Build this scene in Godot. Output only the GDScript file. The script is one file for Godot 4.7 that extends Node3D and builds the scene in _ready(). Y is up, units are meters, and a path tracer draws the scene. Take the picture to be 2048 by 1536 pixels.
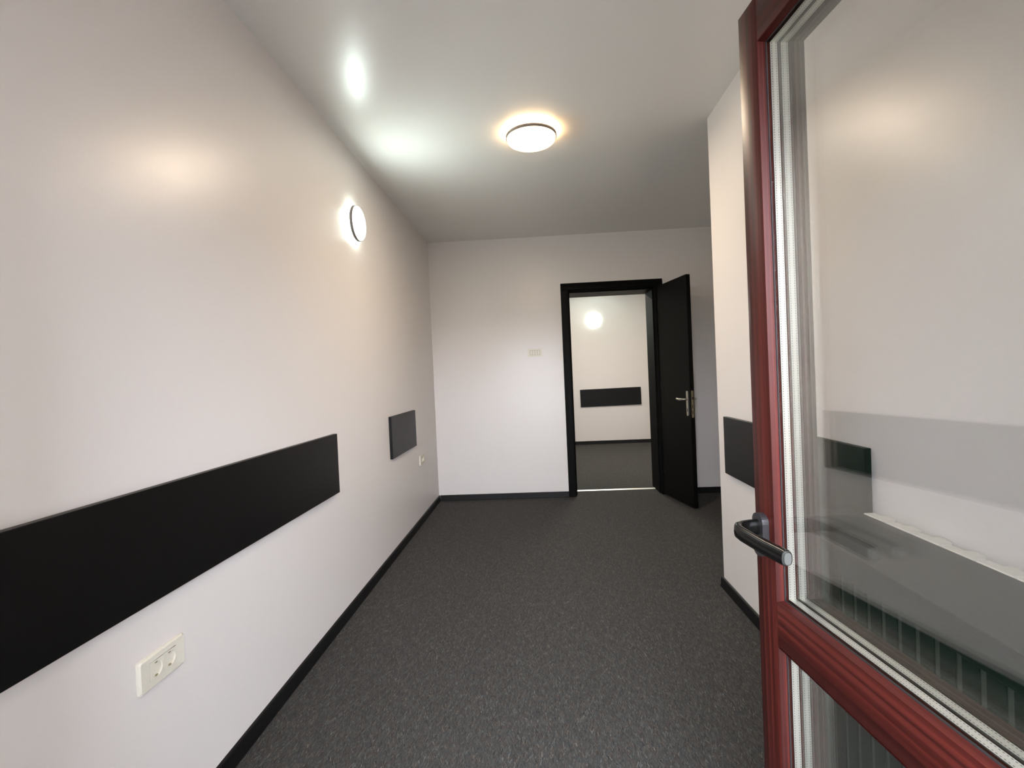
extends Node3D
# A long white office room with black boards on the walls, seen from the balcony doorway past the open glazed leaf.

const LEFT := -1.0357
const RIGHT := 0.9761
const CEIL := 2.5628
const BACK := -4.9228
const HALL := -5.2728      # far face of the back wall
const FAR := -8.49
const PIER := -2.7932      # where the right wall ends
const FRONT := -0.13       # room face of the balcony wall
const ALCOVE := 2.35

var M := {}
var used := {}


func _ready() -> void:
	# ---- camera
	var cam := Camera3D.new()
	cam.name = "camera"
	cam.fov = rad_to_deg(2.0 * atan(768.0 / 1000.0))
	cam.near = 0.02
	cam.far = 100.0
	cam.position = Vector3(0, 1.2153, 0)
	cam.basis = Basis(Vector3.UP, 0.0527) * Basis(Vector3.RIGHT, -0.0166) * Basis(Vector3.BACK, -0.0436)
	add_child(cam)
	cam.current = true
	# ---- sky, exposure
	var env := Environment.new()
	var sky := Sky.new()
	var psm := ProceduralSkyMaterial.new()
	psm.sky_top_color = Color(0.84, 0.86, 0.905)
	psm.sky_horizon_color = Color(0.90, 0.91, 0.945)
	psm.ground_horizon_color = Color(0.62, 0.61, 0.60)
	psm.ground_bottom_color = Color(0.42, 0.41, 0.40)
	psm.sun_angle_max = 0.0
	sky.sky_material = psm
	env.background_mode = Environment.BG_SKY
	env.sky = sky
	env.background_energy_multiplier = 52.0
	env.tonemap_mode = Environment.TONE_MAPPER_LINEAR
	env.tonemap_exposure = 1.06
	env.sdfgi_enabled = true
	env.ssao_enabled = true
	env.ssil_enabled = true
	var we := WorldEnvironment.new()
	we.name = "world_environment"
	we.environment = env
	add_child(we)

	make_materials()
	build_shell()
	build_trim()
	build_black_door()
	build_balcony_door()
	build_boards()
	build_radiator()
	build_lamps()
	build_electrics()


# ------------------------------------------------------------------ naming
func numbered(called: String) -> String:
	var n: int = used.get(called, 0)
	used[called] = n + 1
	return called if n == 0 else "%s_%03d" % [called, n]


func tag(o: Node3D, label: String, category := "", group := "", kind := "") -> Node3D:
	o.set_meta("label", label)
	if category: o.set_meta("category", category)
	if group: o.set_meta("group", group)
	if kind: o.set_meta("kind", kind)
	return o


func thing(called: String, label: String, category: String, at := Vector3.ZERO, group := "", kind := "") -> Node3D:
	var o := Node3D.new()
	o.name = numbered(called)
	add_child(o)
	o.position = at
	return tag(o, label, category, group, kind)


func part(called: String, st: SurfaceTool, mat: Material, parent: Node3D = null) -> MeshInstance3D:
	var o := MeshInstance3D.new()
	o.mesh = st.commit()
	o.material_override = mat
	o.cast_shadow = GeometryInstance3D.SHADOW_CASTING_SETTING_ON
	if parent:
		o.name = called
		parent.add_child(o, true)
	else:
		o.name = numbered(called)
		add_child(o)
	return o


func struct(called: String, st: SurfaceTool, mat: Material, label: String, category: String) -> MeshInstance3D:
	var o := part(called, st, mat)
	tag(o, label, category, "", "structure")
	return o


# ------------------------------------------------------------------ mesh helpers
func begin() -> SurfaceTool:
	var st := SurfaceTool.new()
	st.begin(Mesh.PRIMITIVE_TRIANGLES)
	return st


func vert(st: SurfaceTool, p: Vector3, n: Vector3, uv := Vector2.ZERO) -> void:
	st.set_normal(n)
	st.set_uv(uv)
	st.add_vertex(p)


func tri(st: SurfaceTool, a: Vector3, b: Vector3, c: Vector3, na: Vector3, nb: Vector3, nc: Vector3, ua := Vector2.ZERO, ub := Vector2.ZERO, uc := Vector2.ZERO) -> void:
	var g := (b - a).cross(c - a)
	if g.length_squared() < 1e-16: return
	if g.dot(na + nb + nc) > 0.0:      # front faces run clockwise
		vert(st, a, na, ua); vert(st, c, nc, uc); vert(st, b, nb, ub)
	else:
		vert(st, a, na, ua); vert(st, b, nb, ub); vert(st, c, nc, uc)


func quad(st: SurfaceTool, a: Vector3, b: Vector3, c: Vector3, d: Vector3, n: Vector3, ua := Vector2(0, 0), ub := Vector2(1, 0), uc := Vector2(1, 1), ud := Vector2(0, 1)) -> void:
	tri(st, a, b, c, n, n, n, ua, ub, uc)
	tri(st, a, c, d, n, n, n, ua, uc, ud)


func box(st: SurfaceTool, lo: Vector3, hi: Vector3, bevel := 0.0) -> void:
	# a box whose twelve edges and eight corners are cut by `bevel`
	var c := (lo + hi) * 0.5
	var h := (hi - lo) * 0.5
	var b := minf(bevel, minf(h.x, minf(h.y, h.z)) * 0.9)
	for ax in 3:
		var u := (ax + 1) % 3
		var v := (ax + 2) % 3
		for s in [-1.0, 1.0]:
			var n := Vector3.ZERO
			n[ax] = s
			var q := []
			for k in [[-1, -1], [1, -1], [1, 1], [-1, 1]]:
				var p := Vector3.ZERO
				p[ax] = s * h[ax]
				p[u] = k[0] * (h[u] - b)
				p[v] = k[1] * (h[v] - b)
				q.append(c + p)
			quad(st, q[0], q[1], q[2], q[3], n)
			if b > 0.0:
				for s2 in [-1.0, 1.0]:
					var m := Vector3.ZERO
					m[ax] = s
					m[u] = s2
					var e := []
					for w in [-1.0, 1.0]:
						var p1 := Vector3.ZERO
						p1[ax] = s * h[ax]; p1[u] = s2 * (h[u] - b); p1[v] = w * (h[v] - b)
						var p2 := Vector3.ZERO
						p2[ax] = s * (h[ax] - b); p2[u] = s2 * h[u]; p2[v] = w * (h[v] - b)
						e.append(c + p1); e.append(c + p2)
					quad(st, e[0], e[1], e[3], e[2], m.normalized())
	if b > 0.0:
		for x in [-1.0, 1.0]:
			for y in [-1.0, 1.0]:
				for z in [-1.0, 1.0]:
					var s3 := Vector3(x, y, z)
					var n3 := s3.normalized()
					tri(st, c + s3 * Vector3(h.x, h.y - b, h.z - b), c + s3 * Vector3(h.x - b, h.y, h.z - b), c + s3 * Vector3(h.x - b, h.y - b, h.z), n3, n3, n3)


func cube(lo: Vector3, hi: Vector3, bevel := 0.0) -> SurfaceTool:
	var st := begin()
	box(st, lo, hi, bevel)
	return st


func lathe(st: SurfaceTool, prof: Array, seg := 64, x := Transform3D.IDENTITY, soft := true) -> void:
	# prof: Vector2(radius, height) along +y, from the outside of the solid seen; normals to the right of the walk
	var norm := []
	for i in prof.size():
		var n := Vector2.ZERO
		for k in [i - 1, i]:
			if k >= 0 and k + 1 < prof.size():
				var d: Vector2 = (prof[k + 1] - prof[k]).normalized()
				n += Vector2(d.y, -d.x)
		norm.append(n.normalized())
	for i in prof.size() - 1:
		var d: Vector2 = (prof[i + 1] - prof[i]).normalized()
		var flat := Vector2(d.y, -d.x)
		var n0: Vector2 = norm[i] if soft and norm[i].dot(flat) > 0.8 else flat
		var n1: Vector2 = norm[i + 1] if soft and norm[i + 1].dot(flat) > 0.8 else flat
		for k in seg:
			var a := TAU * k / seg
			var b := TAU * (k + 1) / seg
			var pts := []
			var ns := []
			for e in [[prof[i], n0, a], [prof[i], n0, b], [prof[i + 1], n1, b], [prof[i + 1], n1, a]]:
				pts.append(x * Vector3(e[0].x * cos(e[2]), e[0].y, e[0].x * sin(e[2])))
				ns.append((x.basis * Vector3(e[1].x * cos(e[2]), e[1].y, e[1].x * sin(e[2]))).normalized())
			tri(st, pts[0], pts[1], pts[2], ns[0], ns[1], ns[2])
			tri(st, pts[0], pts[2], pts[3], ns[0], ns[2], ns[3])


func sweep(st: SurfaceTool, path: Array, rx: Array, ry: Array, up: Vector3, seg := 20, power := 2.0) -> void:
	# an oval tube along a path; rx across `up`, ry along it; flat ends
	var rings := []
	var nrm := []
	var cs := []
	for i in path.size():
		var d: Vector3 = (path[mini(i + 1, path.size() - 1)] - path[maxi(i - 1, 0)]).normalized()
		var side := d.cross(up).normalized()
		var top := side.cross(d).normalized()
		var r := []
		var n := []
		for k in seg:
			var a := TAU * k / seg
			var ca := signf(cos(a)) * pow(absf(cos(a)), 2.0 / power)
			var sa := signf(sin(a)) * pow(absf(sin(a)), 2.0 / power)
			r.append(path[i] + side * ca * rx[i] + top * sa * ry[i])
			n.append((side * cos(a) / rx[i] + top * sin(a) / ry[i]).normalized())
		rings.append(r)
		nrm.append(n)
		cs.append(d)
	for i in path.size() - 1:
		for k in seg:
			var l := (k + 1) % seg
			tri(st, rings[i][k], rings[i][l], rings[i + 1][l], nrm[i][k], nrm[i][l], nrm[i + 1][l])
			tri(st, rings[i][k], rings[i + 1][l], rings[i + 1][k], nrm[i][k], nrm[i + 1][l], nrm[i + 1][k])
	for e in [0, path.size() - 1]:
		var n: Vector3 = -cs[e] if e == 0 else cs[e]
		for k in seg:
			tri(st, path[e], rings[e][k], rings[e][(k + 1) % seg], n, n, n)


func extrude(st: SurfaceTool, poly: Array, to3: Callable, a: float, b: float, soft := 0.0) -> void:
	# a closed outline (convex enough to fan from its middle) run from a to b; to3.call(Vector2, along) gives the point
	var mid := Vector2.ZERO
	for p in poly: mid += p
	mid /= poly.size()
	var cnt := poly.size()
	var area := 0.0
	for i in cnt: area += poly[i].cross(poly[(i + 1) % cnt])
	var edge_n := []
	for i in cnt:
		var d: Vector2 = (poly[(i + 1) % cnt] - poly[i]).normalized()
		edge_n.append(Vector2(d.y, -d.x) * signf(area))
	var o: Vector3 = to3.call(Vector2.ZERO, 0.0)
	for i in cnt:
		var j := (i + 1) % cnt
		var n0: Vector2 = edge_n[i]
		var n1: Vector2 = edge_n[i]
		if soft > 0.0:
			var q0: Vector2 = edge_n[(i + cnt - 1) % cnt]
			var q1: Vector2 = edge_n[j]
			if q0.dot(n0) > soft: n0 = (n0 + q0).normalized()
			if q1.dot(n1) > soft: n1 = (n1 + q1).normalized()
		var m0: Vector3 = to3.call(n0, 0.0) - o
		var m1: Vector3 = to3.call(n1, 0.0) - o
		var p0: Vector3 = to3.call(poly[i], a)
		var p1: Vector3 = to3.call(poly[j], a)
		var p2: Vector3 = to3.call(poly[j], b)
		var p3: Vector3 = to3.call(poly[i], b)
		tri(st, p0, p1, p2, m0, m1, m1)
		tri(st, p0, p2, p3, m0, m1, m0)
	var ax: Vector3 = (to3.call(Vector2.ZERO, b) - to3.call(Vector2.ZERO, a)).normalized()
	for e in [[a, -ax], [b, ax]]:
		for i in cnt:
			tri(st, to3.call(mid, e[0]), to3.call(poly[i], e[0]), to3.call(poly[(i + 1) % cnt], e[0]), e[1], e[1], e[1])


func ring(st: SurfaceTool, prof: Array, x0: float, x1: float, y0: float, y1: float, sides := [0, 1, 2, 3]) -> void:
	# a mitred frame: prof = Vector2(inset from the rectangle, z), an open walk; normals face the opening and the viewer
	for i in prof.size() - 1:
		var p: Vector2 = prof[i]
		var q: Vector2 = prof[i + 1]
		var d := (q - p).normalized()
		var n2 := Vector2(-d.y, d.x)
		var corners := func(v: Vector2) -> Array:
			return [Vector3(x0 + v.x, y0 + v.x, v.y), Vector3(x1 - v.x, y0 + v.x, v.y), Vector3(x1 - v.x, y1 - v.x, v.y), Vector3(x0 + v.x, y1 - v.x, v.y)]
		var a: Array = corners.call(p)
		var b: Array = corners.call(q)
		var inward := [Vector3(0, 1, 0), Vector3(-1, 0, 0), Vector3(0, -1, 0), Vector3(1, 0, 0)]
		for k in sides:
			var l: int = (k + 1) % 4
			var n: Vector3 = (inward[k] * n2.x + Vector3(0, 0, n2.y)).normalized()
			var len: float = (a[l] - a[k]).length()
			quad(st, a[k], a[l], b[l], b[k], n, Vector2(0, 0), Vector2(len, 0), Vector2(len, 1), Vector2(0, 1))


func round_rect(w: float, h: float, r: float, n := 5) -> Array:
	var out := []
	for c in [[w - r, h - r, 0.0], [-w + r, h - r, 90.0], [-w + r, -h + r, 180.0], [w - r, -h + r, 270.0]]:
		for k in n + 1:
			var a := deg_to_rad(c[2] + 90.0 * k / n)
			out.append(Vector2(c[0] + r * cos(a), c[1] + r * sin(a)))
	return out


# ------------------------------------------------------------------ materials
func plain(c: Color, rough: float, metal := 0.0, spec := 0.5) -> StandardMaterial3D:
	var m := StandardMaterial3D.new()
	m.albedo_color = c
	m.roughness = rough
	m.metallic = metal
	m.metallic_specular = spec
	return m


func noise(freq: float, octaves: int, seed_: int, kind := FastNoiseLite.TYPE_SIMPLEX_SMOOTH) -> FastNoiseLite:
	var n := FastNoiseLite.new()
	n.noise_type = kind
	n.seed = seed_
	n.frequency = freq
	n.fractal_type = FastNoiseLite.FRACTAL_FBM
	n.fractal_octaves = octaves
	return n


func noise_tex(n: FastNoiseLite, size := 512) -> NoiseTexture2D:
	var t := NoiseTexture2D.new()
	t.width = size
	t.height = size
	t.seamless = true
	t.noise = n
	return t


func paint(c: Color, rough: float, seed_: int, relief: float) -> StandardMaterial3D:
	# satin wall paint put on with a roller: a fine orange-peel relief and slightly uneven gloss
	var m := plain(c, rough)
	m.uv1_triplanar = true
	m.uv1_world_triplanar = true
	m.uv1_scale = Vector3.ONE * 1.6
	m.heightmap_enabled = true
	m.heightmap_scale = relief
	m.heightmap_texture = noise_tex(noise(0.07, 3, seed_), 512)
	var g := noise_tex(noise(0.006, 4, seed_ + 7), 512)
	var ramp := Gradient.new()
	ramp.set_color(0, Color(0.95, 0.95, 0.95))
	ramp.set_color(1, Color(1, 1, 1))
	g.color_ramp = ramp
	m.roughness_texture = g
	return m


func carpet_texture() -> ImageTexture:
	# grey looped pile: short lighter and darker fibres, mostly lying along one way
	var size := 1024
	var rng := RandomNumberGenerator.new()
	rng.seed = 11
	var v := PackedFloat32Array()
	v.resize(size * size)
	v.fill(0.0)
	for k in 52000:
		var x := rng.randi() % size
		var y := rng.randi() % size
		var l := rng.randi_range(9, 26)
		var wide := rng.randi_range(2, 3)
		var lean := rng.randf_range(-0.5, 0.5)
		var t := rng.randfn(0.0, 0.55)
		if rng.randf() < 0.07: t += 1.5
		for i in l:
			for j in wide:
				var px := posmod(x + j + int(i * lean), size)
				var py := (y + i) % size
				v[py * size + px] = v[py * size + px] * 0.3 + t
	var hue := noise(0.03, 3, 5)
	var data := PackedByteArray()
	data.resize(size * size * 3)
	for y in size:
		for x in size:
			var a := v[y * size + x]
			var w := hue.get_noise_2d(x, y) * 0.09
			var s := clampf(0.205 + 0.062 * a, 0.10, 0.75)
			var at := (y * size + x) * 3
			data[at] = int(clampf(s * (1.03 + w), 0, 1) * 255)
			data[at + 1] = int(clampf(s * (1.0 - 0.2 * w), 0, 1) * 255)
			data[at + 2] = int(clampf(s * (0.955 - w), 0, 1) * 255)
	var im := Image.create_from_data(size, size, false, Image.FORMAT_RGB8, data)
	return ImageTexture.create_from_image(im)


func wood_texture() -> ImageTexture:
	# mahogany film: dark pores and streaks along v
	var w := 512
	var h := 512
	var broad := noise(0.018, 4, 21)
	var fine := noise(0.09, 3, 22)
	var data := PackedByteArray()
	data.resize(w * h * 3)
	for y in h:
		for x in w:
			var b := broad.get_noise_2d(x, y * 0.11)
			var f := fine.get_noise_2d(x * 1.6, y * 0.09 + 300.0)
			var s := clampf(0.55 + 0.85 * b + 0.38 * f, 0.0, 1.0)
			var c := Color(0.25, 0.105, 0.095).lerp(Color(0.55, 0.265, 0.225), s)
			var at := (y * w + x) * 3
			data[at] = int(c.r * 255)
			data[at + 1] = int(c.g * 255)
			data[at + 2] = int(c.b * 255)
	return ImageTexture.create_from_image(Image.create_from_data(w, h, false, Image.FORMAT_RGB8, data))


func spacer_texture() -> ImageTexture:
	# two rows of pinholes in bright aluminium, one pair every 4 mm
	var im := Image.create(32, 64, false, Image.FORMAT_RGB8)
	im.fill(Color(0.80, 0.80, 0.76))
	im.fill_rect(Rect2i(4, 10, 16, 5), Color(0.30, 0.30, 0.28))
	im.fill_rect(Rect2i(4, 50, 16, 5), Color(0.30, 0.30, 0.28))
	return ImageTexture.create_from_image(im)


func glass(tint: Color) -> StandardMaterial3D:
	var m := plain(tint, 0.0)
	m.transparency = BaseMaterial3D.TRANSPARENCY_ALPHA
	m.cull_mode = BaseMaterial3D.CULL_DISABLED
	return m


func glow(c: Color, energy: float) -> StandardMaterial3D:
	var m := plain(Color(0.9, 0.9, 0.88), 0.4)
	m.emission_enabled = true
	m.emission = c
	m.emission_energy_multiplier = energy
	return m


func make_materials() -> void:
	M.wall = paint(Color(0.925, 0.906, 0.896), 0.34, 3, 0.012)
	M.ceiling = paint(Color(0.925, 0.92, 0.91), 0.30, 4, 0.004)
	var cp := plain(Color.WHITE, 0.95, 0.0, 0.35)
	cp.albedo_texture = carpet_texture()
	cp.uv1_triplanar = true
	cp.uv1_world_triplanar = true
	cp.uv1_scale = Vector3.ONE / 0.9
	cp.heightmap_enabled = true
	cp.heightmap_scale = 0.12
	cp.heightmap_texture = cp.albedo_texture
	cp.rim_enabled = true
	cp.rim = 0.06
	cp.rim_tint = 0.5
	M.carpet = cp
	M.board = plain(Color(0.04, 0.04, 0.043), 0.45, 0.0, 0.35)
	var bg := noise_tex(noise(0.02, 4, 31), 256)
	M.board.uv1_triplanar = true
	M.board.uv1_scale = Vector3.ONE * 3.0
	M.board.heightmap_enabled = true
	M.board.heightmap_scale = 0.01
	M.board.heightmap_texture = bg
	M.door_black = plain(Color(0.035, 0.035, 0.036), 0.5, 0.0, 0.22)
	M.door_matt = plain(Color(0.05, 0.05, 0.052), 0.75, 0.0, 0.18)
	M.skirting = plain(Color(0.075, 0.075, 0.08), 0.5, 0.0, 0.28)
	var wt := wood_texture()
	for k in ["wood_up", "wood_along"]:
		var w := plain(Color(0.525, 0.455, 0.445), 0.40, 0.0, 0.27)
		w.albedo_texture = wt
		w.uv1_triplanar = true
		w.uv1_scale = Vector3(9.0, 0.5, 9.0) if k == "wood_up" else Vector3(0.5, 9.0, 9.0)
		M[k] = w
	# along the rails the streaks must lie across v, so the picture is turned for them
	var turned := (wt.get_image().duplicate() as Image)
	turned.rotate_90(CLOCKWISE)
	M.wood_along.albedo_texture = ImageTexture.create_from_image(turned)
	M.rubber = plain(Color(0.06, 0.06, 0.06), 0.6)
	var sp := plain(Color(1, 1, 1), 0.35, 0.75)
	sp.albedo_texture = spacer_texture()
	sp.uv1_scale = Vector3(250.0, 1.0, 1.0)
	M.spacer = sp
	M.glass = glass(Color(0.05, 0.16, 0.10, 0.035))
	M.steel = plain(Color(0.80, 0.79, 0.76), 0.30, 1.0)
	M.brass = plain(Color(0.62, 0.60, 0.50), 0.35, 1.0)
	M.dark_metal = plain(Color(0.13, 0.125, 0.13), 0.35, 0.2)
	M.black_metal = plain(Color(0.03, 0.03, 0.028), 0.22, 0.0, 0.26)
	M.grey_board = plain(Color(0.29, 0.29, 0.275), 0.6)
	M.grey_metal = plain(Color(0.24, 0.245, 0.235), 0.4)
	M.ivory = plain(Color(0.90, 0.885, 0.83), 0.32)
	M.ivory_shade = plain(Color(0.62, 0.59, 0.52), 0.5)
	M.slot = plain(Color(0.16, 0.15, 0.14), 0.6)
	M.aluminium = plain(Color(0.86, 0.86, 0.84), 0.40, 0.7)
	M.radiator = plain(Color(0.90, 0.90, 0.87), 0.35)
	M.lamp_body = plain(Color(0.46, 0.43, 0.42), 0.45)
	M.warm = glow(Color(1.0, 0.86, 0.68), 3.2)
	M.cool = glow(Color(0.95, 1.0, 0.97), 3.2)
	M.warm_back = glow(Color(1.0, 0.84, 0.62), 75.0)
	M.cool_back = glow(Color(0.92, 1.0, 0.97), 45.0)
	M.concrete = plain(Color(0.62, 0.61, 0.59), 0.9)


# ------------------------------------------------------------------ the room
func build_shell() -> void:
	struct("floor", cube(Vector3(LEFT - 0.2, -0.15, FAR - 0.2), Vector3(ALCOVE + 1.0, 0.0, FRONT)), M.carpet, "dark grey flecked carpet floor of the room and the hall", "floor")
	struct("ceiling", cube(Vector3(LEFT - 0.2, CEIL, FAR - 0.2), Vector3(ALCOVE + 1.0, CEIL + 0.15, FRONT + 0.3)), M.ceiling, "glossy white painted ceiling with the round lamp", "ceiling")
	struct("wall_left", cube(Vector3(LEFT - 0.2, 0, FAR - 0.2), Vector3(LEFT, CEIL, FRONT + 0.3)), M.wall, "long white wall at left with the large black board", "wall")
	# back wall around the doorway
	var st := begin()
	box(st, Vector3(LEFT, 0, HALL), Vector3(0.325, CEIL, BACK))
	box(st, Vector3(1.161, 0, HALL), Vector3(ALCOVE, CEIL, BACK))
	box(st, Vector3(0.325, 2.02, HALL), Vector3(1.161, CEIL, BACK))
	struct("wall_back", st, M.wall, "white end wall with the black door frame and light switch", "wall")
	struct("wall_right", cube(Vector3(RIGHT, 0, PIER), Vector3(RIGHT + 0.2, CEIL, FRONT + 0.3)), M.wall, "white wall at right behind the glazed door", "wall")
	struct("wall_alcove_front", cube(Vector3(RIGHT + 0.2, 0, PIER), Vector3(ALCOVE + 0.2, CEIL, PIER + 0.2)), M.wall, "white near side of the alcove behind the right wall", "wall")
	struct("wall_alcove_side", cube(Vector3(ALCOVE, 0, HALL), Vector3(ALCOVE + 0.2, CEIL, PIER)), M.wall, "white side wall of the alcove behind the black door", "wall")
	st = begin()
	box(st, Vector3(LEFT, 0, FRONT), Vector3(-0.36, CEIL, FRONT + 0.3))
	box(st, Vector3(0.475, 0, FRONT), Vector3(RIGHT, CEIL, FRONT + 0.3))
	box(st, Vector3(-0.36, 1.86, FRONT), Vector3(0.475, CEIL, FRONT + 0.3))
	struct("wall_front", st, M.wall, "white outer wall with the balcony doorway", "wall")
	struct("wall_hall_back", cube(Vector3(LEFT, 0, FAR - 0.2), Vector3(ALCOVE + 1.0, CEIL, FAR)), M.wall, "white hall wall seen through the black doorway", "wall")
	struct("wall_hall_right", cube(Vector3(ALCOVE + 0.8, 0, FAR), Vector3(ALCOVE + 1.0, CEIL, HALL)), M.wall, "white side wall of the hall beyond the doorway", "wall")
	struct("wall_hall_front", cube(Vector3(ALCOVE + 0.2, 0, HALL), Vector3(ALCOVE + 0.8, CEIL, HALL + 0.2)), M.wall, "short white wall closing the hall beside the alcove", "wall")
	# the balcony outside, which the doorway looks out on
	struct("balcony_floor", cube(Vector3(-1.55, -0.2, FRONT), Vector3(1.35, -0.02, 1.6)), M.concrete, "concrete balcony slab outside the doorway", "balcony")
	for x in [-1.45, 1.25]:
		struct("balcony_side_wall", cube(Vector3(x - 0.1, -0.02, FRONT + 0.3), Vector3(x + 0.1, 2.9, 1.6)), M.concrete, "side wall of the balcony at its left end" if x < 0 else "side wall of the balcony at its right end", "wall")
	struct("balcony_parapet", cube(Vector3(-1.35, -0.02, 1.45), Vector3(1.15, 0.9, 1.6)), M.concrete, "low concrete parapet of the balcony", "parapet")


func skirting(called: String, a: Vector3, b: Vector3, out: Vector3, label: String) -> void:
	# a board 55 mm high with a rounded top edge and a small lip that lies on the carpet
	var poly := [Vector2(0, 0), Vector2(0.016, 0), Vector2(0.0165, 0.004), Vector2(0.013, 0.012), Vector2(0.012, 0.046), Vector2(0.0105, 0.052), Vector2(0.007, 0.055), Vector2(0, 0.055)]
	var st := begin()
	var d := (b - a).normalized()
	extrude(st, poly, func(p: Vector2, t: float) -> Vector3: return a + out * p.x + Vector3.UP * p.y + d * t, 0.0, (b - a).length(), 0.7)
	struct(called, st, M.skirting, label, "baseboard")


func build_trim() -> void:
	skirting("baseboard_left", Vector3(LEFT, 0, FRONT), Vector3(LEFT, 0, BACK), Vector3.RIGHT, "black skirting along the foot of the long left wall")
	skirting("baseboard_back", Vector3(LEFT + 0.016, 0, BACK), Vector3(0.254, 0, BACK), Vector3.BACK, "black skirting left of the black door frame")
	skirting("baseboard_alcove", Vector3(1.232, 0, BACK), Vector3(ALCOVE, 0, BACK), Vector3.BACK, "black skirting behind the open black door")
	skirting("baseboard_right", Vector3(RIGHT, 0, PIER - 0.014), Vector3(RIGHT, 0, FRONT), Vector3.LEFT, "black skirting under the right wall by the glazed door")
	skirting("baseboard_hall", Vector3(LEFT, 0, FAR), Vector3(ALCOVE + 0.8, 0, FAR), Vector3.BACK, "black skirting of the hall wall beyond the doorway")
	# threshold
	var st := begin()
	var poly := [Vector2(-0.024, 0), Vector2(0.024, 0), Vector2(0.018, 0.004), Vector2(0.008, 0.006), Vector2(-0.008, 0.006), Vector2(-0.018, 0.004)]
	extrude(st, poly, func(p: Vector2, t: float) -> Vector3: return Vector3(t, p.y, -5.165 + p.x), 0.341, 1.145, 0.7)
	struct("trim_2", st, M.aluminium, "pale metal threshold strip across the black doorway", "threshold")


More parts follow.
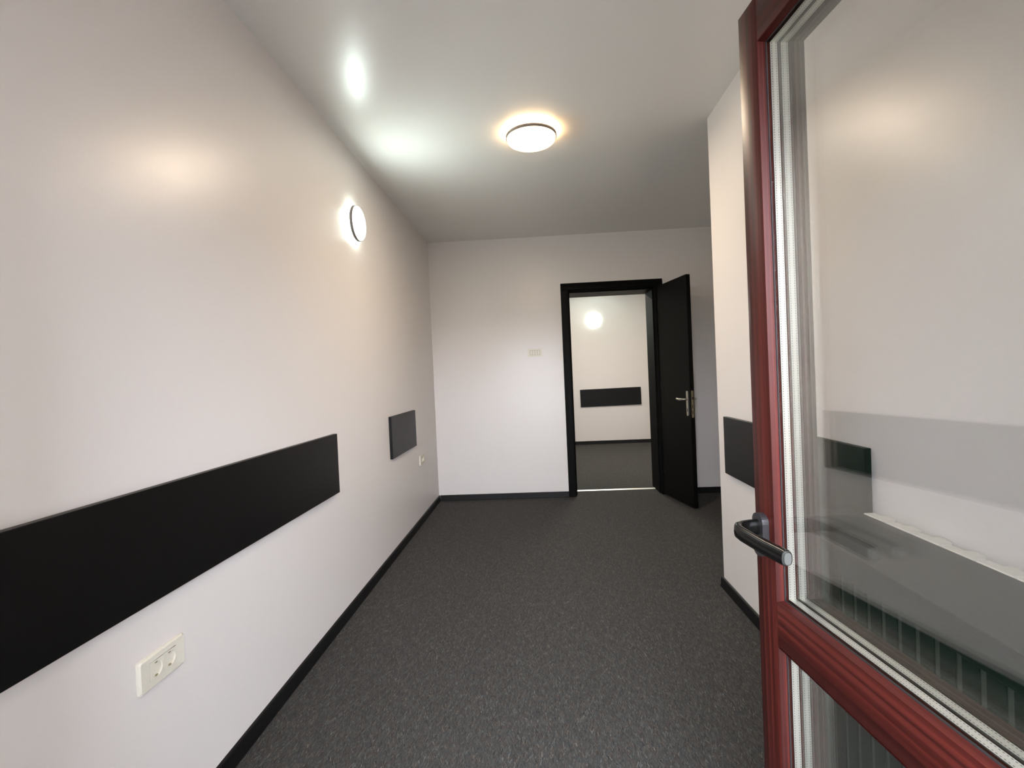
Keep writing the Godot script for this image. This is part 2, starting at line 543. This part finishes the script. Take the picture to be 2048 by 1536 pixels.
func build_black_door() -> void:
	# lining, stops and architraves of the doorway
	var f := thing("trim_1", "black door frame set into the white end wall", "door frame", Vector3.ZERO, "", "structure")
	var xl := 0.325
	var xr := 1.161
	var top := 2.02
	# lining boards (the depth of the wall) with a stop bead in front of the middle
	for s in [[xl, 1.0], [xr, -1.0]]:
		var x: float = s[0]
		var g: float = s[1]
		var st := begin()
		box(st, Vector3(minf(x, x + g * 0.004), 0, HALL), Vector3(maxf(x, x + g * 0.004), top, BACK))
		box(st, Vector3(minf(x, x + g * 0.016), 0, HALL), Vector3(maxf(x, x + g * 0.016), top - 0.004, BACK - 0.045), 0.002)
		part("jamb", st, M.door_matt, f)
		st = begin()
		# architrave: a stepped, rounded section
		var o := x - g * 0.071
		var sec := [Vector2(0, 0), Vector2(0.0, 0.010), Vector2(0.006, 0.013), Vector2(0.012, 0.012), Vector2(0.020, 0.016), Vector2(0.056, 0.018), Vector2(0.067, 0.017), Vector2(0.071, 0.012), Vector2(0.071, 0)]
		extrude(st, sec, func(p: Vector2, t: float) -> Vector3: return Vector3(o + g * p.x, t, BACK + p.y), 0.0, top + 0.0005, 0.75)
		part("architrave", st, M.door_black, f)
	var st2 := begin()
	box(st2, Vector3(xl, top - 0.004, HALL), Vector3(xr, top, BACK))
	box(st2, Vector3(xl, top - 0.018, HALL), Vector3(xr, top - 0.003, BACK - 0.045), 0.002)
	part("head_lining", st2, M.door_black, f)
	st2 = begin()
	var sec2 := [Vector2(0, 0), Vector2(0.0, 0.010), Vector2(0.006, 0.013), Vector2(0.012, 0.012), Vector2(0.020, 0.016), Vector2(0.056, 0.018), Vector2(0.067, 0.017), Vector2(0.071, 0.012), Vector2(0.071, 0)]
	extrude(st2, sec2, func(p: Vector2, t: float) -> Vector3: return Vector3(t, top + 0.071 - p.x, BACK + p.y), xl - 0.071, xr + 0.071, 0.75)
	part("architrave", st2, M.door_black, f)

	# the leaf, swung open into the room; local x runs from the hinges to the free edge, z faces the viewer
	var d := thing("door_2", "plain black interior door standing open at the end of the room", "door", Vector3(1.1763, 0.0, -4.8878), "", "structure")
	d.rotation.y = -1.3718
	var w := 0.5624
	var leaf := begin()
	box(leaf, Vector3(0, 0.011, -0.038), Vector3(w, 2.0135, 0.0), 0.002)
	part("leaf", leaf, M.door_black, d)
	# lock forend in the free edge
	var fe := begin()
	extrude(fe, round_rect(0.0105, 0.118, 0.0105), func(p: Vector2, t: float) -> Vector3: return Vector3(w + t, 0.905 + p.y, -0.019 + p.x), -0.002, 0.0012)
	var forend := part("lock_plate", fe, M.brass, d)
	part("latch", cube(Vector3(w + 0.001, 0.945, -0.026), Vector3(w + 0.009, 0.968, -0.013), 0.003), M.slot, forend)
	for yy in [0.885, 0.835]:
		part("screw_hole", cube(Vector3(w + 0.0008, yy - 0.014, -0.022), Vector3(w + 0.0016, yy + 0.014, -0.016), 0.0004), M.slot, forend)
	# lever handle with long plate on each face
	for side in [1.0, -1.0]:
		var z0: float = 0.0 if side > 0 else -0.038
		var hx := w - 0.043
		var pl := begin()
		extrude(pl, round_rect(0.0145, 0.108, 0.012), func(p: Vector2, t: float) -> Vector3: return Vector3(hx + p.x, 0.911 + p.y, z0 + side * t), -0.001, 0.007)
		var plate := part("handle_plate", pl, M.steel, d)
		part("keyhole", cube(Vector3(hx - 0.005, 0.838, z0 + minf(side * 0.005, side * 0.0078)), Vector3(hx + 0.005, 0.868, z0 + maxf(side * 0.005, side * 0.0078)), 0.0005), M.slot, plate)
		var path := [Vector3(hx, 0.947, z0), Vector3(hx, 0.947, z0 + side * 0.02), Vector3(hx - 0.002, 0.947, z0 + side * 0.036), Vector3(hx - 0.012, 0.947, z0 + side * 0.045), Vector3(hx - 0.03, 0.946, z0 + side * 0.048), Vector3(hx - 0.06, 0.944, z0 + side * 0.049), Vector3(hx - 0.085, 0.946, z0 + side * 0.048), Vector3(hx - 0.112, 0.949, z0 + side * 0.047), Vector3(hx - 0.120, 0.950, z0 + side * 0.047)]
		var lv := begin()
		sweep(lv, path, [0.009, 0.009, 0.008, 0.007, 0.007, 0.0075, 0.007, 0.0065, 0.003], [0.009, 0.009, 0.008, 0.008, 0.009, 0.011, 0.008, 0.008, 0.004], Vector3.UP, 16)
		part("handle_lever", lv, M.steel, d)
	for hy in [0.25, 1.05, 1.82]:
		var hg := begin()
		lathe(hg, [Vector2(0.0, -0.045), Vector2(0.006, -0.045), Vector2(0.0072, -0.042), Vector2(0.0072, -0.001), Vector2(0.0066, 0.0), Vector2(0.0072, 0.001), Vector2(0.0072, 0.042), Vector2(0.006, 0.045), Vector2(0.0, 0.045)], 20, Transform3D(Basis.IDENTITY, Vector3(-0.0085, hy, -0.012)))
		part("hinge", hg, M.dark_metal, d)


func build_balcony_door() -> void:
	# fixed frame in the outer wall around the camera
	var fr := begin()
	for s in [[-0.36, -0.315], [0.43, 0.475]]:
		box(fr, Vector3(s[0], 0, FRONT + 0.0), Vector3(s[1], 1.86, FRONT + 0.07), 0.003)
	box(fr, Vector3(-0.315, 1.815, FRONT), Vector3(0.43, 1.86, FRONT + 0.07), 0.003)
	struct("trim_3", fr, M.wood_up, "fixed mahogany frame of the balcony doorway", "door frame")

	# the leaf: local x from the free edge back to the hinges, y up, z towards the viewer's side
	var d := thing("door_1", "mahogany framed glazed balcony door swung open at right", "door", Vector3(0.3649, 0.0, -0.8846), "", "structure")
	d.rotation.y = -(PI / 2.0 - 0.0917)
	var w := 0.72
	var y0 := 0.06
	var y1 := 1.8024
	var sw := 0.0595          # face width of the stiles
	var ra := 0.7555          # mid rail, lower and upper edge
	var rb := 0.8300
	var th := -0.076
	var rebate := -0.0125
	# stiles: softly rounded front edges
	for s in [0, 1]:
		var sec := [Vector2(0.004, 0.0), Vector2(0.001, -0.0015), Vector2(0, -0.005), Vector2(0, th + 0.004), Vector2(0.004, th), Vector2(sw, th), Vector2(sw, -0.0005), Vector2(sw - 0.0015, 0.0)]
		var st := begin()
		var m: float = 0.0 if s == 0 else w
		var g: float = 1.0 if s == 0 else -1.0
		extrude(st, sec, func(p: Vector2, t: float) -> Vector3: return Vector3(m + g * p.x, t, p.y), y0, y1, 0.6)
		part("stile", st, M.wood_up, d)
	for r in [[y0, y0 + 0.085], [ra, rb], [y1 - 0.0725, y1]]:
		var sec := [Vector2(r[0], -0.0025), Vector2(r[0] + 0.0025, 0.0), Vector2(r[1] - 0.0025, 0.0), Vector2(r[1], -0.0025), Vector2(r[1], th), Vector2(r[0], th)]
		var st := begin()
		extrude(st, sec, func(p: Vector2, t: float) -> Vector3: return Vector3(t, p.x, p.y - 0.0004), sw, w - sw, 0.6)
		part("rail", st, M.wood_along, d)
	# glazing: beads, gaskets, spacer bar and two panes in each light
	for l in [[rb, y1 - 0.0725], [y0 + 0.085, ra]]:
		for k in 4:
			var wm: Material = M.wood_along if k % 2 == 0 else M.wood_up
			var bead := begin()
			ring(bead, [Vector2(0.0, -0.0005), Vector2(0.0008, -0.004), Vector2(0.0018, -0.009), Vector2(0.0022, rebate)], sw, w - sw, l[0], l[1], [k])
			part("glazing_bead", bead, wm, d)
			var outer := begin()
			ring(outer, [Vector2(0.0018, rebate - 0.0425), Vector2(0.0012, th)], sw, w - sw, l[0], l[1], [k])
			part("outer_rebate", outer, wm, d)
		var gk := begin()
		ring(gk, [Vector2(0.0022, rebate + 0.0005), Vector2(0.0040, rebate), Vector2(0.0042, rebate - 0.001)], sw, w - sw, l[0], l[1])
		ring(gk, [Vector2(0.0042, rebate - 0.0400), Vector2(0.0036, rebate - 0.0405), Vector2(0.0018, rebate - 0.0425)], sw, w - sw, l[0], l[1])
		part("gasket", gk, M.rubber, d)
		# triple glazing: three panes kept apart by two spacer bars
		for zz in [rebate - 0.0005, rebate - 0.0180, rebate - 0.0355]:
			part("pane", cube(Vector3(sw + 0.0005, l[0] + 0.0005, zz - 0.004), Vector3(w - sw - 0.0005, l[1] - 0.0005, zz)), M.glass, d)
			if zz > rebate - 0.03:
				var sp := begin()
				ring(sp, [Vector2(0.0052, zz - 0.0050), Vector2(0.0052, zz - 0.0165)], sw, w - sw, l[0], l[1])
				part("spacer_bar", sp, M.spacer, d)
				var seal := begin()
				ring(seal, [Vector2(0.0044, zz - 0.0042), Vector2(0.0053, zz - 0.0050)], sw, w - sw, l[0], l[1])
				ring(seal, [Vector2(0.0053, zz - 0.0165), Vector2(0.0044, zz - 0.0173)], sw, w - sw, l[0], l[1])
				part("sealant", seal, M.rubber, d)
	# lever handle on the free stile
	var hb := begin()
	extrude(hb, round_rect(0.0165, 0.036, 0.015, 6), func(p: Vector2, t: float) -> Vector3: return Vector3(0.0285 + p.x, 0.931 + p.y, t), -0.001, 0.011)
	part("handle_plate", hb, M.dark_metal, d)
	var hp := [Vector3(0.0285, 0.944, 0.008), Vector3(0.0285, 0.944, 0.024), Vector3(0.030, 0.944, 0.036), Vector3(0.036, 0.944, 0.046), Vector3(0.047, 0.944, 0.0515), Vector3(0.062, 0.944, 0.053), Vector3(0.090, 0.944, 0.052), Vector3(0.125, 0.944, 0.050), Vector3(0.168, 0.945, 0.047), Vector3(0.172, 0.945, 0.0467)]
	var hl := begin()
	sweep(hl, hp, [0.0075, 0.0075, 0.0078, 0.008, 0.008, 0.008, 0.008, 0.0085, 0.0085, 0.0080], [0.013, 0.0125, 0.012, 0.0118, 0.0115, 0.0115, 0.0115, 0.0115, 0.0115, 0.0108], Vector3.UP, 24, 2.6)
	var lever := part("handle_lever", hl, M.black_metal, d)
	var cap := begin()
	sweep(cap, [Vector3(0.1718, 0.945, 0.0467), Vector3(0.1738, 0.945, 0.0466), Vector3(0.1748, 0.945, 0.0465)], [0.0076, 0.0072, 0.0055], [0.0104, 0.0100, 0.0085], Vector3.UP, 24, 2.6)
	tag(part("end_cap", cap, M.grey_metal, lever), "grey end cap of the lever")


func build_boards() -> void:
	var g := "black boards on the walls"
	tag(part("wall_board", cube(Vector3(LEFT, 0.6696, -2.4486), Vector3(LEFT + 0.02, 0.964, -0.36), 0.0012), M.board), "long black board on the left wall above the nearest power socket", "board", g)
	tag(part("wall_board", cube(Vector3(LEFT, 0.6775, -4.043), Vector3(LEFT + 0.02, 0.969, -3.372), 0.0012), M.board), "short black board on the left wall near the far corner", "board", g)
	tag(part("wall_board", cube(Vector3(RIGHT - 0.02, 0.658, -2.6644), Vector3(RIGHT, 0.954, -1.5319), 0.0012), M.board), "black board on the right wall, partly behind the glazed door", "board", g)
	var b := part("wall_board", cube(Vector3(-0.506, -0.1475, 0), Vector3(0.506, 0.1475, 0.02), 0.0012), M.board)
	b.position = Vector3(1.203, 0.784, FAR)
	b.rotation.z = 0.010
	tag(b, "black board on the hall wall seen through the open doorway", "board", g)


func build_radiator() -> void:
	# white sectional radiator against the right wall
	var r := thing("radiator", "white sectional radiator between the right wall and the black cover", "radiator", Vector3.ZERO)
	var z := -1.4275
	var pitch := 0.0915
	for k in 13:
		var st := begin()
		var zc := z + pitch * k
		# one section: a front blade, a web and a top head, bevelled
		box(st, Vector3(0.9085, 0.12, zc - pitch / 2 + 0.0019), Vector3(0.9165, 0.772, zc + pitch / 2 - 0.0019), 0.003)
		box(st, Vector3(0.912, 0.13, zc - 0.011), Vector3(0.958, 0.76, zc + 0.011), 0.004)
		box(st, Vector3(0.9085, 0.745, zc - pitch / 2 + 0.0019), Vector3(0.9395, 0.7805, zc + pitch / 2 - 0.0019), 0.003)
		box(st, Vector3(0.936, 0.70, zc - 0.020), Vector3(0.962, 0.7785, zc + 0.020), 0.005)
		part("radiator_section", st, M.radiator, r)
	for y in [0.15, 0.72]:
		var p := begin()
		lathe(p, [Vector2(0, 0), Vector2(0.016, 0), Vector2(0.016, 1.19), Vector2(0, 1.19)], 20, Transform3D(Basis(Vector3.RIGHT, PI / 2), Vector3(0.938, y, -1.475)))
		part("header_pipe", p, M.radiator, r)
	# black cover in front of it: a shelf, end panels and a front of upright slats
	var c := thing("radiator_cover", "black radiator cover with a slatted front behind the glazed door", "radiator cover", Vector3.ZERO)
	part("shelf", cube(Vector3(0.6825, 0.7625, -1.532), Vector3(0.9061, 0.7805, -0.27), 0.0015), M.board, c)
	for zz in [-1.530, -0.29]:
		part("end_panel", cube(Vector3(0.686, 0.0, zz), Vector3(0.9055, 0.7624, zz + 0.018), 0.001), M.board, c)
	part("top_rail", cube(Vector3(0.6845, 0.715, -1.5118), Vector3(0.6985, 0.7624, -0.2902), 0.001), M.board, c)
	part("bottom_rail", cube(Vector3(0.6845, 0.0, -1.5118), Vector3(0.6985, 0.09, -0.2902), 0.001), M.board, c)
	tag(part("backing_panel", cube(Vector3(0.6888, 0.0902, -1.5116), Vector3(0.6985, 0.7148, -0.2904), 0.0), M.grey_board, c), "light grey backing panel showing between the slats")
	var s := -1.5115
	while s < -0.30:
		part("slat", cube(Vector3(0.6855, 0.0902, s), Vector3(0.6886, 0.7148, s + 0.0340), 0.0006), M.board, c)
		s += 0.0462


# ------------------------------------------------------------------ lamps
func disc_lamp(called: String, label: String, xf: Transform3D, r: float, face: Material, back: Material, color: Color, energy: float, gap := 0.017, deep := 0.016) -> void:
	# a flat LED disc that floats off the surface and also washes it from behind; local +y points away from the surface
	var t := thing(called, label, "lamp")
	t.transform = xf
	var st := begin()
	lathe(st, [Vector2(r * 0.62, 0), Vector2(r * 0.62, gap)], 48)
	part("base", st, M.lamp_body, t)
	st = begin()
	lathe(st, [Vector2(0, gap), Vector2(r * 0.97, gap), Vector2(r * 0.995, gap + 0.0015), Vector2(r, gap + 0.004), Vector2(r, gap + 0.017), Vector2(r * 0.985, gap + 0.018), Vector2(r * 0.97, gap + 0.017), Vector2(0, gap + 0.017)], 72)
	part("rim", st, M.lamp_body, t)
	st = begin()
	lathe(st, [Vector2(r * 0.66, gap), Vector2(r * 0.66, gap - 0.002), Vector2(r * 0.93, gap - 0.002), Vector2(r * 0.93, gap)], 72)
	part("back_light", st, back, t)
	st = begin()
	var prof := [Vector2(r * 0.965, gap + 0.0172)]
	for k in 9:
		var a := PI / 2 * k / 8.0
		prof.append(Vector2(r * 0.965 - deep * (1.0 - cos(a)), gap + 0.0175 + deep * sin(a)))
	prof.append(Vector2(r * 0.4, gap + 0.019 + deep))
	prof.append(Vector2(0, gap + 0.0195 + deep))
	lathe(st, prof, 72)
	part("diffuser", st, face, t)
	var l := AreaLight3D.new()
	l.name = "light"
	l.area_size = Vector2(r * 1.32, r * 1.32)
	l.light_color = color
	l.light_energy = energy
	l.area_range = 14.0
	l.area_attenuation = 2.0
	l.shadow_enabled = true
	l.transform = Transform3D(Basis(Vector3.RIGHT, PI / 2), Vector3(0, gap + 0.0225 + deep, 0))   # -z of the light along +y
	t.add_child(l)


func build_lamps() -> void:
	var down := Basis(Vector3.RIGHT, PI)
	disc_lamp("ceiling_lamp", "round warm white LED lamp on the ceiling", Transform3D(down, Vector3(0.018, CEIL, -2.80)), 0.1405, M.warm, M.warm_back, Color(1.0, 0.912, 0.805), 1.75, 0.019, 0.026)
	var from_left := Basis(Vector3.BACK, -PI / 2)
	disc_lamp("wall_lamp", "round cool white LED lamp high on the left wall", Transform3D(from_left, Vector3(LEFT, 2.135, -2.865)), 0.1, M.cool, M.cool_back, Color(0.93, 1.0, 0.97), 0.54)
	var from_far := Basis(Vector3.RIGHT, PI / 2)
	disc_lamp("wall_lamp", "round cool white LED lamp on the hall wall beyond the doorway", Transform3D(from_far, Vector3(0.969, 2.088, FAR)), 0.1, M.cool, M.cool_back, Color(0.93, 1.0, 0.97), 2.2)
	disc_lamp("ceiling_lamp", "round LED lamp on the hall ceiling behind the end wall", Transform3D(down, Vector3(0.9, CEIL, -6.7)), 0.1405, M.warm, M.warm_back, Color(1.0, 0.94, 0.87), 3.4, 0.019, 0.026)


# ------------------------------------------------------------------ switches and sockets
func socket(label: String, z: float, y: float) -> void:
	# double socket on the left wall: local x along the wall, y up, z off the wall
	var t := thing("power_socket", label, "socket", Vector3(LEFT, y, z), "double power sockets on the left wall")
	t.rotation.y = PI / 2
	var st := begin()
	var back := round_rect(0.080, 0.0425, 0.006, 4)
	extrude(st, back, func(p: Vector2, a: float) -> Vector3: return Vector3(p.x, p.y, a), 0.0, 0.006)
	var n := back.size()
	var front := round_rect(0.076, 0.0385, 0.006, 4)
	for i in n:
		var j := (i + 1) % n
		var a0 := Vector3(back[i].x, back[i].y, 0.006)
		var a1 := Vector3(back[j].x, back[j].y, 0.006)
		var b0 := Vector3(front[i].x, front[i].y, 0.0105)
		var b1 := Vector3(front[j].x, front[j].y, 0.0105)
		var nn := (a0 + a1).normalized() * 0.7 + Vector3(0, 0, 0.7)
		quad(st, a0, a1, b1, b0, nn.normalized())
		# the face slopes in to the insert, as a shallow tray
		var c0 := Vector3(clampf(front[i].x, -0.0475, 0.0475), clampf(front[i].y, -0.0245, 0.0245), 0.0088)
		var c1 := Vector3(clampf(front[j].x, -0.0475, 0.0475), clampf(front[j].y, -0.0245, 0.0245), 0.0088)
		var n3 := (Vector3(0, 0, 1) - Vector3(b0.x, b0.y, 0).normalized() * 0.06).normalized()
		tri(st, b0, b1, c1, n3, n3, n3)
		tri(st, b0, c1, c0, n3, n3, n3)
	part("cover_plate", st, M.ivory, t)
	for s in [-1.0, 1.0]:
		var ins := begin()
		var cx: float = s * 0.0236
		# square insert with a round well
		var ro := 0.0195
		var seg := 40
		for k in seg:
			var a := TAU * k / seg
			var b := TAU * (k + 1) / seg
			var pa := Vector2(cos(a), sin(a))
			var pb := Vector2(cos(b), sin(b))
			var ea := pa * (0.0232 / maxf(absf(pa.x), absf(pa.y)))
			var eb := pb * (0.0232 / maxf(absf(pb.x), absf(pb.y)))
			quad(ins, Vector3(cx + pa.x * ro, pa.y * ro, 0.0105), Vector3(cx + pb.x * ro, pb.y * ro, 0.0105), Vector3(cx + eb.x, eb.y, 0.0100), Vector3(cx + ea.x, ea.y, 0.0100), Vector3.BACK)
			quad(ins, Vector3(cx + ea.x, ea.y, 0.0100), Vector3(cx + eb.x, eb.y, 0.0100), Vector3(cx + eb.x, eb.y, 0.0070), Vector3(cx + ea.x, ea.y, 0.0070), Vector3(ea.x, ea.y, 0).normalized())
			quad(ins, Vector3(cx + pa.x * ro, pa.y * ro, 0.0105), Vector3(cx + pb.x * ro, pb.y * ro, 0.0105), Vector3(cx + pb.x * ro * 0.94, pb.y * ro * 0.94, -0.004), Vector3(cx + pa.x * ro * 0.94, pa.y * ro * 0.94, -0.004), -Vector3(pa.x, pa.y, 0))
			tri(ins, Vector3(cx, 0, -0.004), Vector3(cx + pa.x * ro * 0.94, pa.y * ro * 0.94, -0.004), Vector3(cx + pb.x * ro * 0.94, pb.y * ro * 0.94, -0.004), Vector3.BACK, Vector3.BACK, Vector3.BACK)
		var insert := part("socket_insert", ins, M.ivory, t)
		for px in [-0.0095, 0.0095]:
			var h := begin()
			lathe(h, [Vector2(0, 0.0008), Vector2(0.003, 0.0008), Vector2(0.003, 0.0)], 16, Transform3D(Basis(Vector3.RIGHT, PI / 2), Vector3(cx + px, 0, -0.0044 + 0.0004)))
			part("pin_hole", h, M.slot, insert)
		for sy in [-1.0, 1.0]:
			part("earth_clip", cube(Vector3(cx - 0.0035, sy * 0.0168 - 0.0016, -0.004), Vector3(cx + 0.0035, sy * 0.0168 + 0.0016, 0.0096), 0.0006), M.brass, insert)


func build_electrics() -> void:
	socket("near double power socket below the long black board", -1.266, 0.492)
	socket("far double power socket below the short black board by the corner", -4.268, 0.526)
	# four-gang light switch beside the black door
	var t := thing("light_switch", "ivory four-rocker light switch on the end wall beside the black door", "switch", Vector3(-0.0205, 1.432, BACK))
	var st := begin()
	extrude(st, round_rect(0.0715, 0.041, 0.006, 4), func(p: Vector2, a: float) -> Vector3: return Vector3(p.x, p.y, a), 0.0, 0.006)
	extrude(st, round_rect(0.069, 0.0385, 0.006, 4), func(p: Vector2, a: float) -> Vector3: return Vector3(p.x, p.y, a), 0.006, 0.0095)
	part("cover_plate", st, M.ivory, t)
	part("carrier", cube(Vector3(-0.050, -0.0245, 0.0090), Vector3(0.050, 0.0245, 0.0105), 0.0005), M.ivory_shade, t)
	for k in 4:
		var x := -0.0366 + k * 0.0244
		var rk := begin()
		var sec := [Vector2(-0.0225, 0.0100), Vector2(0.0225, 0.0100), Vector2(0.0225, 0.0150), Vector2(0.0, 0.0125), Vector2(-0.0225, 0.0118)]
		extrude(rk, sec, func(p: Vector2, a: float) -> Vector3: return Vector3(a, p.x, p.y), x - 0.0108, x + 0.0108)
		part("rocker", rk, M.ivory, t)
